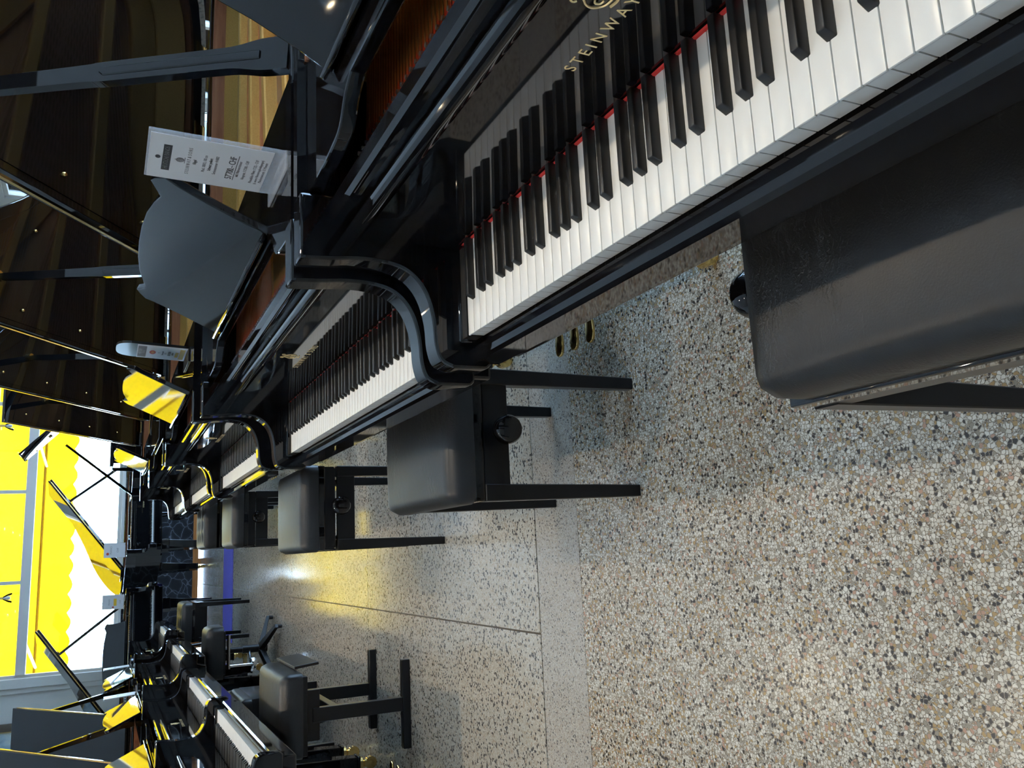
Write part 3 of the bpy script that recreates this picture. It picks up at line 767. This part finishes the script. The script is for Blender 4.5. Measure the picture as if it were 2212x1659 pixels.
def knob_bench(label, x, y, z_up, cush=None, sx=0.315, sy=0.49, knob=True, k_out=0.0, k_z=0.0, group='adjustable piano benches'):
    t = thing('piano_bench', label, 'bench', (x, y, 0), 0, group)
    hx, hy = sx/2, sy/2
    for a in (-1, 1):
        for b in (-1, 1): obj('leg', LEGA, t, (a*(hx-0.020), b*(hy-0.020), 0))
    for b in (-1, 1):
        obj('apron', mesh('apron', box(-hx+0.035, hx-0.035, b*(hy-0.020)-0.011, b*(hy-0.020)+0.011, 0.362, 0.428, 0.002), 'satin'), t)
    for a in (-1, 1):
        obj('side_rail', mesh('side_rail', box(a*(hx-0.020)-0.010, a*(hx-0.020)+0.010, -hy+0.035, hy-0.035, 0.362, 0.428, 0.002), 'satin'), t)
    zb = 0.446+z_up
    bm = box(-hx, hx, -hy, hy, zb-0.014, zb+0.012, 0.004)
    obj('seat_board', mesh('seat_board', bm, 'polish', 22), t)
    if z_up > 0.01:
        fr = NB()
        for b in (-1, 1): bx(fr, -hx+0.01, hx-0.01, b*(hy-0.012)-0.010, b*(hy-0.012)+0.010, zb-0.052, zb-0.014)
        for a in (-1, 1): bx(fr, a*(hx-0.012)-0.010, a*(hx-0.012)+0.010, -hy+0.02, hy-0.02, zb-0.052, zb-0.014)
        obj('upper_frame', mesh('upper_frame', fr, 'satin'), t)
    sz = 0.395
    for a in (-1, 1):
        for sg in (-1, 1):
            bm = NB(); tube(bm, (a*(hx-0.05), sg*(hy-0.07), sz), (a*(hx-0.05), -sg*(hy-0.12), zb-0.012), 0.008, n=6)
            obj('scissor_arm', mesh('scissor_arm', bm, 'satin', 40), t)
    if knob:
        obj('knob', KNOB, t, (0.005, hy-0.004+k_out, 0.385+z_up*0.9+k_z))
        if k_out: obj('knob_shaft', mesh('knob_shaft', tube(NB(), (0.005, hy-0.03, 0.385+z_up*0.9+k_z), (0.005, hy+k_out, 0.385+z_up*0.9+k_z), 0.009, n=10), 'chrome', 40), t)
        obj('knob', KNOB, t, (0.005, -hy+0.004, 0.385+z_up*0.9), (0, 0, PI))
    obj('seat_cushion', cush or CUSH, t, (0, 0, zb+0.011))
    return t
knob_bench('black leather piano bench with wrinkled seat and round knob, pushed against the lettered keyboard', 0.325, 0.497, 0.012, CUSHB, 0.345, 0.565, k_out=0.052, k_z=0.030)
knob_bench('low black leather bench with four tapered legs and knob, seat level with its apron', 0.268, 2.045, 0.0)
knob_bench('raised black leather bench with knob beside the joint in the terrazzo floor', 0.185, 3.435, 0.045)
knob_bench('black leather bench with knob standing between the raised bench and the tufted bench', 0.245, 5.35, 0.04)
knob_bench('black bench with button-tufted leather seat in front of the last right-hand piano', 0.275, 6.76, 0.03, CUSHT, 0.33, 0.54, knob=False)
knob_bench('black bench with button-tufted gold-shining seat and long legs near the blue runner', -0.50, 8.45, 0.03, CUSHT, 0.34, 0.56, knob=False)
# bench on two runner feet
t = thing('piano_bench', 'black leather bench on two long flat runner feet with a hanging flap', 'bench', (-0.63, 3.945, 0))
for s in (-1, 1):
    obj('runner_foot', mesh('runner_foot', box(-0.182, 0.182, s*0.255-0.020, s*0.255+0.020, 0.0, 0.034, 0.003), 'satin'), t)
    obj('post', mesh('post', box(-0.028, 0.028, s*0.255-0.018, s*0.255+0.018, 0.034, 0.42, 0.003), 'satin'), t)
    obj('bracket', mesh('bracket', box(-0.10, 0.10, s*0.255-0.012, s*0.255+0.012, 0.39, 0.445, 0.003), 'satin'), t)
obj('stretcher', mesh('stretcher', box(-0.022, 0.022, -0.24, 0.24, 0.30, 0.335, 0.003), 'satin'), t)
obj('seat_board', mesh('seat_board', box(-0.155, 0.155, -0.27, 0.27, 0.440, 0.462, 0.003), 'satin'), t)
obj('seat_cushion', cushion_mesh('seat_cushion', 0.335, 0.56, 0.088, 0.012, 0.035), t, (0, 0, 0.46))
obj('flap', mesh('flap', box(-0.006, 0.006, -0.14, 0.27, -0.105, 0.0, 0.003), 'leather'), t, (0.178, 0.0, 0.468), (0, R(-6), 0))
bm = NB(); tube(bm, (-0.03, -0.20, 0.32), (-0.10, 0.05, 0.43), 0.009, n=8); tube(bm, (-0.03, 0.20, 0.32), (-0.10, -0.05, 0.43), 0.009, n=8)
obj('height_strut', mesh('height_strut', bm, 'chrome', 40), t)
# low boxy bench in front of the second left piano
t = thing('piano_bench', 'plain black box-shaped bench with a low shelf tucked under the keyboard', 'bench', (-0.90, 5.27, 0))
obj('seat_cushion', cushion_mesh('seat_cushion', 0.33, 0.50, 0.06, 0.008, 0.025), t, (0, 0, 0.452))
obj('box', mesh('box', box(-0.165, 0.165, -0.25, 0.25, 0.32, 0.455, 0.004), 'satin', 40), t)
for a in (-1, 1):
    for b in (-1, 1): obj('leg', mesh('leg', box(a*0.14-0.02, a*0.14+0.02, b*0.22-0.02, b*0.22+0.02, 0, 0.33, 0.003), 'satin'), t)
obj('shelf', mesh('shelf', box(-0.16, 0.20, -0.24, 0.24, 0.285, 0.305, 0.003), 'satin'), t)
tag(obj('lit_side_sheet', mesh('lit_side_sheet', box(-0.03, 0.03, -0.13, 0.13, 0, 0.0012), 'card'), None, (-0.733, 5.27, 0.305)), 'small white sheet added on the shelf of the box-shaped bench for its lit side', 'paper')  # added white sheet, its colour stands in for the bench's lit side
# stool on a four-armed star base
t = thing('piano_stool', 'black padded stool on a single post with a four-armed star base', 'stool', (-0.64, 6.84, 0))
obj('seat_cushion', cushion_mesh('seat_cushion', 0.37, 0.38, 0.115, 0.014, 0.045), t, (0, 0, 0.405))
obj('seat_board', mesh('seat_board', box(-0.15, 0.15, -0.17, 0.17, 0.39, 0.407, 0.004), 'satin'), t)
bm = lathe(NB(), [(0.030, 0.07), (0.030, 0.25), (0.022, 0.25), (0.022, 0.392)], 18); obj('post', mesh('post', bm, 'satin', 40), t)
for k in range(4):
    a = R(38+90*k); bm = NB()
    d = Vector((math.cos(a), math.sin(a), 0)); s_ = Vector((-d.y, d.x, 0))
    A = [bm.verts.new(d*0.02+s_*w+Vector((0, 0, z))) for w, z in ((-0.026, 0.09), (0.026, 0.09), (0.026, 0.135), (-0.026, 0.135))]
    B = [bm.verts.new(d*0.27+s_*w+Vector((0, 0, z))) for w, z in ((-0.017, 0.025), (0.017, 0.025), (0.017, 0.05), (-0.017, 0.05))]
    bm.faces.new(A); bm.faces.new(B[::-1])
    for i in range(4): bm.faces.new((A[i], B[i], B[(i+1) % 4], A[(i+1) % 4]))
    lg = obj('star_arm', mesh('star_arm', bevel(bm, 0.003, 1), 'satin'), t)
    bm = lathe(NB(), [(0.014, 0), (0.014, 0.026)], 12, 2, tuple(d*0.262)); obj('glide', mesh('glide', bm, 'matte', 40), lg)
bm = NB(); tube(bm, (-0.12, -0.1, 0.36), (0.12, -0.1, 0.36), 0.012, n=10); tube(bm, (-0.10, -0.1, 0.20), (-0.10, -0.1, 0.36), 0.010, n=10); lathe(bm, [(0.05, 0.17), (0.055, 0.19), (0.05, 0.205)], 18, 2, (-0.10, -0.1, 0)); tube(bm, (-0.10, -0.1, 0.2), (0, 0, 0.2), 0.010, n=8)
obj('height_lever', mesh('height_lever', bm, 'chrome', 40), t)

# ------------------------------------------------------------------ blue runner on the floor
tag(obj('blue_runner', mesh('blue_runner', box(-0.62, 0.62, -0.37, 0.37, 0, 0.004), 'blue'), None, (-0.18, 9.67, 0)), 'flat bright blue runner strip lying on the terrazzo before the window', 'rug')

# ------------------------------------------------------------------ price signs
def board(w, h):
    pts = [(-w/2, 0.0), (w/2, 0.0), (w/2, h*0.80)]+spline([(w/2, h*0.80), (w*0.42, h*0.93), (w*0.22, h), (-w*0.22, h), (-w*0.42, h*0.93), (-w/2, h*0.80)], 4)[1:]
    bm = NB(); prism(bm, pts, 1, -0.003, 0.006); return bm
def sign(label, loc, rz, w, h, lines, lean=14, base=0.05, holder='frosted', marks=(), group=None, back=None, z0=0.004):
    t = thing('price_sign', label, 'sign', loc, rz, group)
    a = R(lean)
    pn = obj('holder' if holder == 'frosted' else 'backing', mesh('holder', board(w+0.008, back) if back else box(-w/2-0.004, w/2+0.004, -0.003, 0.003, 0.0, h+0.004, 0.001), holder), t, (0, 0, 0.001), (-a, 0, 0))
    ft = obj('foot', mesh('foot', box(-w/2-0.004, w/2+0.004, -base, 0.004, 0.0, 0.004, 0.001), holder), t, (0, 0, 0))
    cd = obj('card', mesh('card', box(-w/2, w/2, -0.0046, -0.0034, z0, h), 'card'), t, (0, 0, 0.001), (-a, 0, 0))
    for s, size, z, mat, sp in lines:
        obj('print', text_mesh('print', s, size, mat, spacing=sp), cd, (0, -0.0048, z), (R(90), 0, 0))
    for kind, x0, x1, z0, z1, mat in marks:
        if kind == 'box': m = mesh('mark', box(x0, x1, -0.0050, -0.0046, z0, z1), mat)
        else:
            bm = NB(); lathe(bm, [(1.0, -0.0052), (1.0, -0.0046)], 24, 1)
            bm.transform(Matrix.Translation(((x0+x1)/2, 0, (z0+z1)/2)) @ Matrix.Diagonal(((x1-x0)/2, 1, (z1-z0)/2, 1))); m = mesh('mark', bm, mat)
        obj('mark', m, cd)
    return t
sign("clear acrylic price sign reading 57'700 CHF on the piano beside the grey music desk", (0.695, 1.480, 0.9605), R(-90), 0.172, 0.218,
     [('HEUTSCHI PIANOS', 0.0110, 0.1895, 'card', 0.95), ('S T E I N W A Y  &  S O N S', 0.0088, 0.153, 'inkgrey', 1.0), ('Flügel', 0.0080, 0.143, 'ink', 1.0),
      ('Mod. 180/O, 180 cm', 0.0080, 0.127, 'inkgrey', 1.0), ('Schwarz poliert', 0.0080, 0.1175, 'ink', 1.0), ('Seriennummer 444802', 0.0080, 0.108, 'inkgrey', 1.0),
      ("57'700.– CHF", 0.0165, 0.082, 'ink', 1.0), ('inkl. Mehrwertsteuer', 0.0076, 0.069, 'inkgrey', 1.0), ("Neupreis: 112'200.– CHF", 0.0076, 0.058, 'inkgrey', 1.0),
      ("Monatliche Miete: 1'122.– CHF", 0.0078, 0.043, 'inkgrey', 1.0), ('(s. unsere Mietvertragsbedingungen)', 0.0070, 0.0345, 'inkgrey', 1.0), ('Mindestmietzeit: 12 Monate', 0.0076, 0.0265, 'inkgrey', 1.0)],
     lean=1.5, base=0.03, z0=0.020, marks=[('box', -0.050, 0.050, 0.1825, 0.196, 'ink'), ('box', -0.048, 0.052, 0.0735, 0.0745, 'ink'), ('disc', -0.006, 0.006, 0.199, 0.2075, 'ink'),
            ('disc', -0.0085, 0.0085, 0.1605, 0.174, 'inkgrey'), ('disc', -0.0065, 0.0065, 0.162, 0.172, 'card'), ('box', -0.011, 0.011, 0.1590, 0.1603, 'inkgrey'), ('box', -0.0008, 0.0008, 0.162, 0.176, 'inkgrey')])
sign('white price card with red oval and yellow print on a black stand', (0.790, 3.375, 0.9605), R(-90), 0.205, 0.175,
     [('HEUTSCHI', 0.017, 0.164, 'card', 1.0), ('PIANOS', 0.015, 0.151, 'card', 1.0), ('C 2', 0.011, 0.098, 'inkgrey', 1.0), ('Schwarz poliert', 0.010, 0.086, 'inkgrey', 1.0), ('Fr. 1.–', 0.010, 0.076, 'inkgrey', 1.0), ("CHF 24'700.–", 0.013, 0.062, 'ink', 1.0), ('inkl. MwSt', 0.009, 0.051, 'inkgrey', 1.0)],
     lean=3, base=0.05, holder='satin', back=0.245, marks=[('box', -0.085, 0.085, 0.143, 0.172, 'inkgrey'), ('disc', -0.030, 0.030, 0.110, 0.132, 'inkred'), ('disc', -0.016, 0.016, 0.1155, 0.1265, 'inkyellow'), ('box', -0.05, 0.03, 0.030, 0.042, 'inkyellow'), ('box', -0.08, 0.08, 0.010, 0.028, 'inkyellow')])
sign('white sign with grey and red print on the rim under the shop window', (0.20, 10.72, 0.985), R(-2), 0.16, 0.225, [('PIANO', 0.03, 0.15, 'inkgrey', 1.0), ('CHF', 0.028, 0.08, 'inkgrey', 1.0)], marks=[('disc', -0.055, -0.025, 0.17, 0.20, 'inkred')])
sign('white sign with yellow mark at the end of the piano behind the blue runner', (-0.36, 10.44, 0.985), R(-2), 0.15, 0.22, [('PIANO', 0.022, 0.15, 'inkgrey', 1.0), ('CHF', 0.02, 0.04, 'inkgrey', 1.0)], marks=[('box', -0.04, 0.035, 0.075, 0.105, 'inkyellow'), ('disc', -0.065, -0.045, 0.10, 0.12, 'inkred')])
sign('thin white sign on the piano of the star-base stool, seen edge-on', (-0.895, 7.02, 0.9605), R(90), 0.15, 0.21, [('CHF', 0.02, 0.12, 'inkgrey', 1.0)], lean=4)
sign('thin white sign on the piano nearest the framed painting, seen edge-on', (-0.845, 8.48, 0.9605), R(90), 0.15, 0.21, [('CHF', 0.02, 0.12, 'inkgrey', 1.0)], lean=4)

# ------------------------------------------------------------------ wall picture and pendant lamps
t = thing('framed_painting', 'pale blue-green painting in a dark gilt frame on the far wall', 'painting', (-2.45, YF, 1.32))
w, h = 1.30, 1.15
for n_, (a, b, c_, d_) in (('frame_rail', (-w/2, w/2, 0.0, 0.09)), ('frame_rail', (-w/2, w/2, h-0.09, h)), ('frame_stile', (-w/2, -w/2+0.09, 0.09, h-0.09)), ('frame_stile', (w/2-0.09, w/2, 0.09, h-0.09))):
    obj(n_, mesh(n_, box(a, b, -0.045, -0.002, c_, d_, 0.012), 'giltdark', 40), t)
bm = NB(); bx(bm, -w/2+0.09, w/2-0.09, -0.036, -0.002, 0.09, 0.105); bx(bm, w/2-0.105, w/2-0.09, -0.036, -0.002, 0.09, h-0.09); bx(bm, -w/2+0.09, -w/2+0.105, -0.036, -0.002, 0.09, h-0.09); bx(bm, -w/2+0.09, w/2-0.09, -0.036, -0.002, h-0.105, h-0.09)
obj('gilt_slip', mesh('gilt_slip', bm, 'gilt'), t)
obj('canvas', mesh('canvas', box(-w/2+0.10, w/2-0.10, -0.02, -0.003, 0.10, h-0.10), 'canvas'), t)
for x, y, z, who in ((1.714, 11.5, 2.24, 'small clear glass pendant lamp hanging right of the window mullions'), (-0.274, 11.5, 2.15, 'small clear glass pendant lamp hanging before the left window bays')):
    t = thing('pendant_lamp', who, 'lamp', (x, y, z))
    obj('cord', mesh('cord', tube(NB(), (0, 0, 0.13), (0, 0, ZC-z), 0.004, n=6), 'matte'), t)
    obj('socket', mesh('socket', lathe(NB(), [(0.014, 0.07), (0.016, 0.13), (0.008, 0.145)], 14), 'brass', 40), t)
    obj('glass_shade', mesh('glass_shade', lathe(NB(), [(0.018, 0.075), (0.045, 0.03), (0.058, -0.01), (0.056, -0.012), (0.043, 0.028), (0.015, 0.072)], 24), 'acrylic', 50), t)
    obj('bulb', mesh('bulb', lathe(NB(), [(0.008, 0.07), (0.020, 0.035), (0.022, 0.02), (0.012, 0.004)], 14), 'card', 60), t)
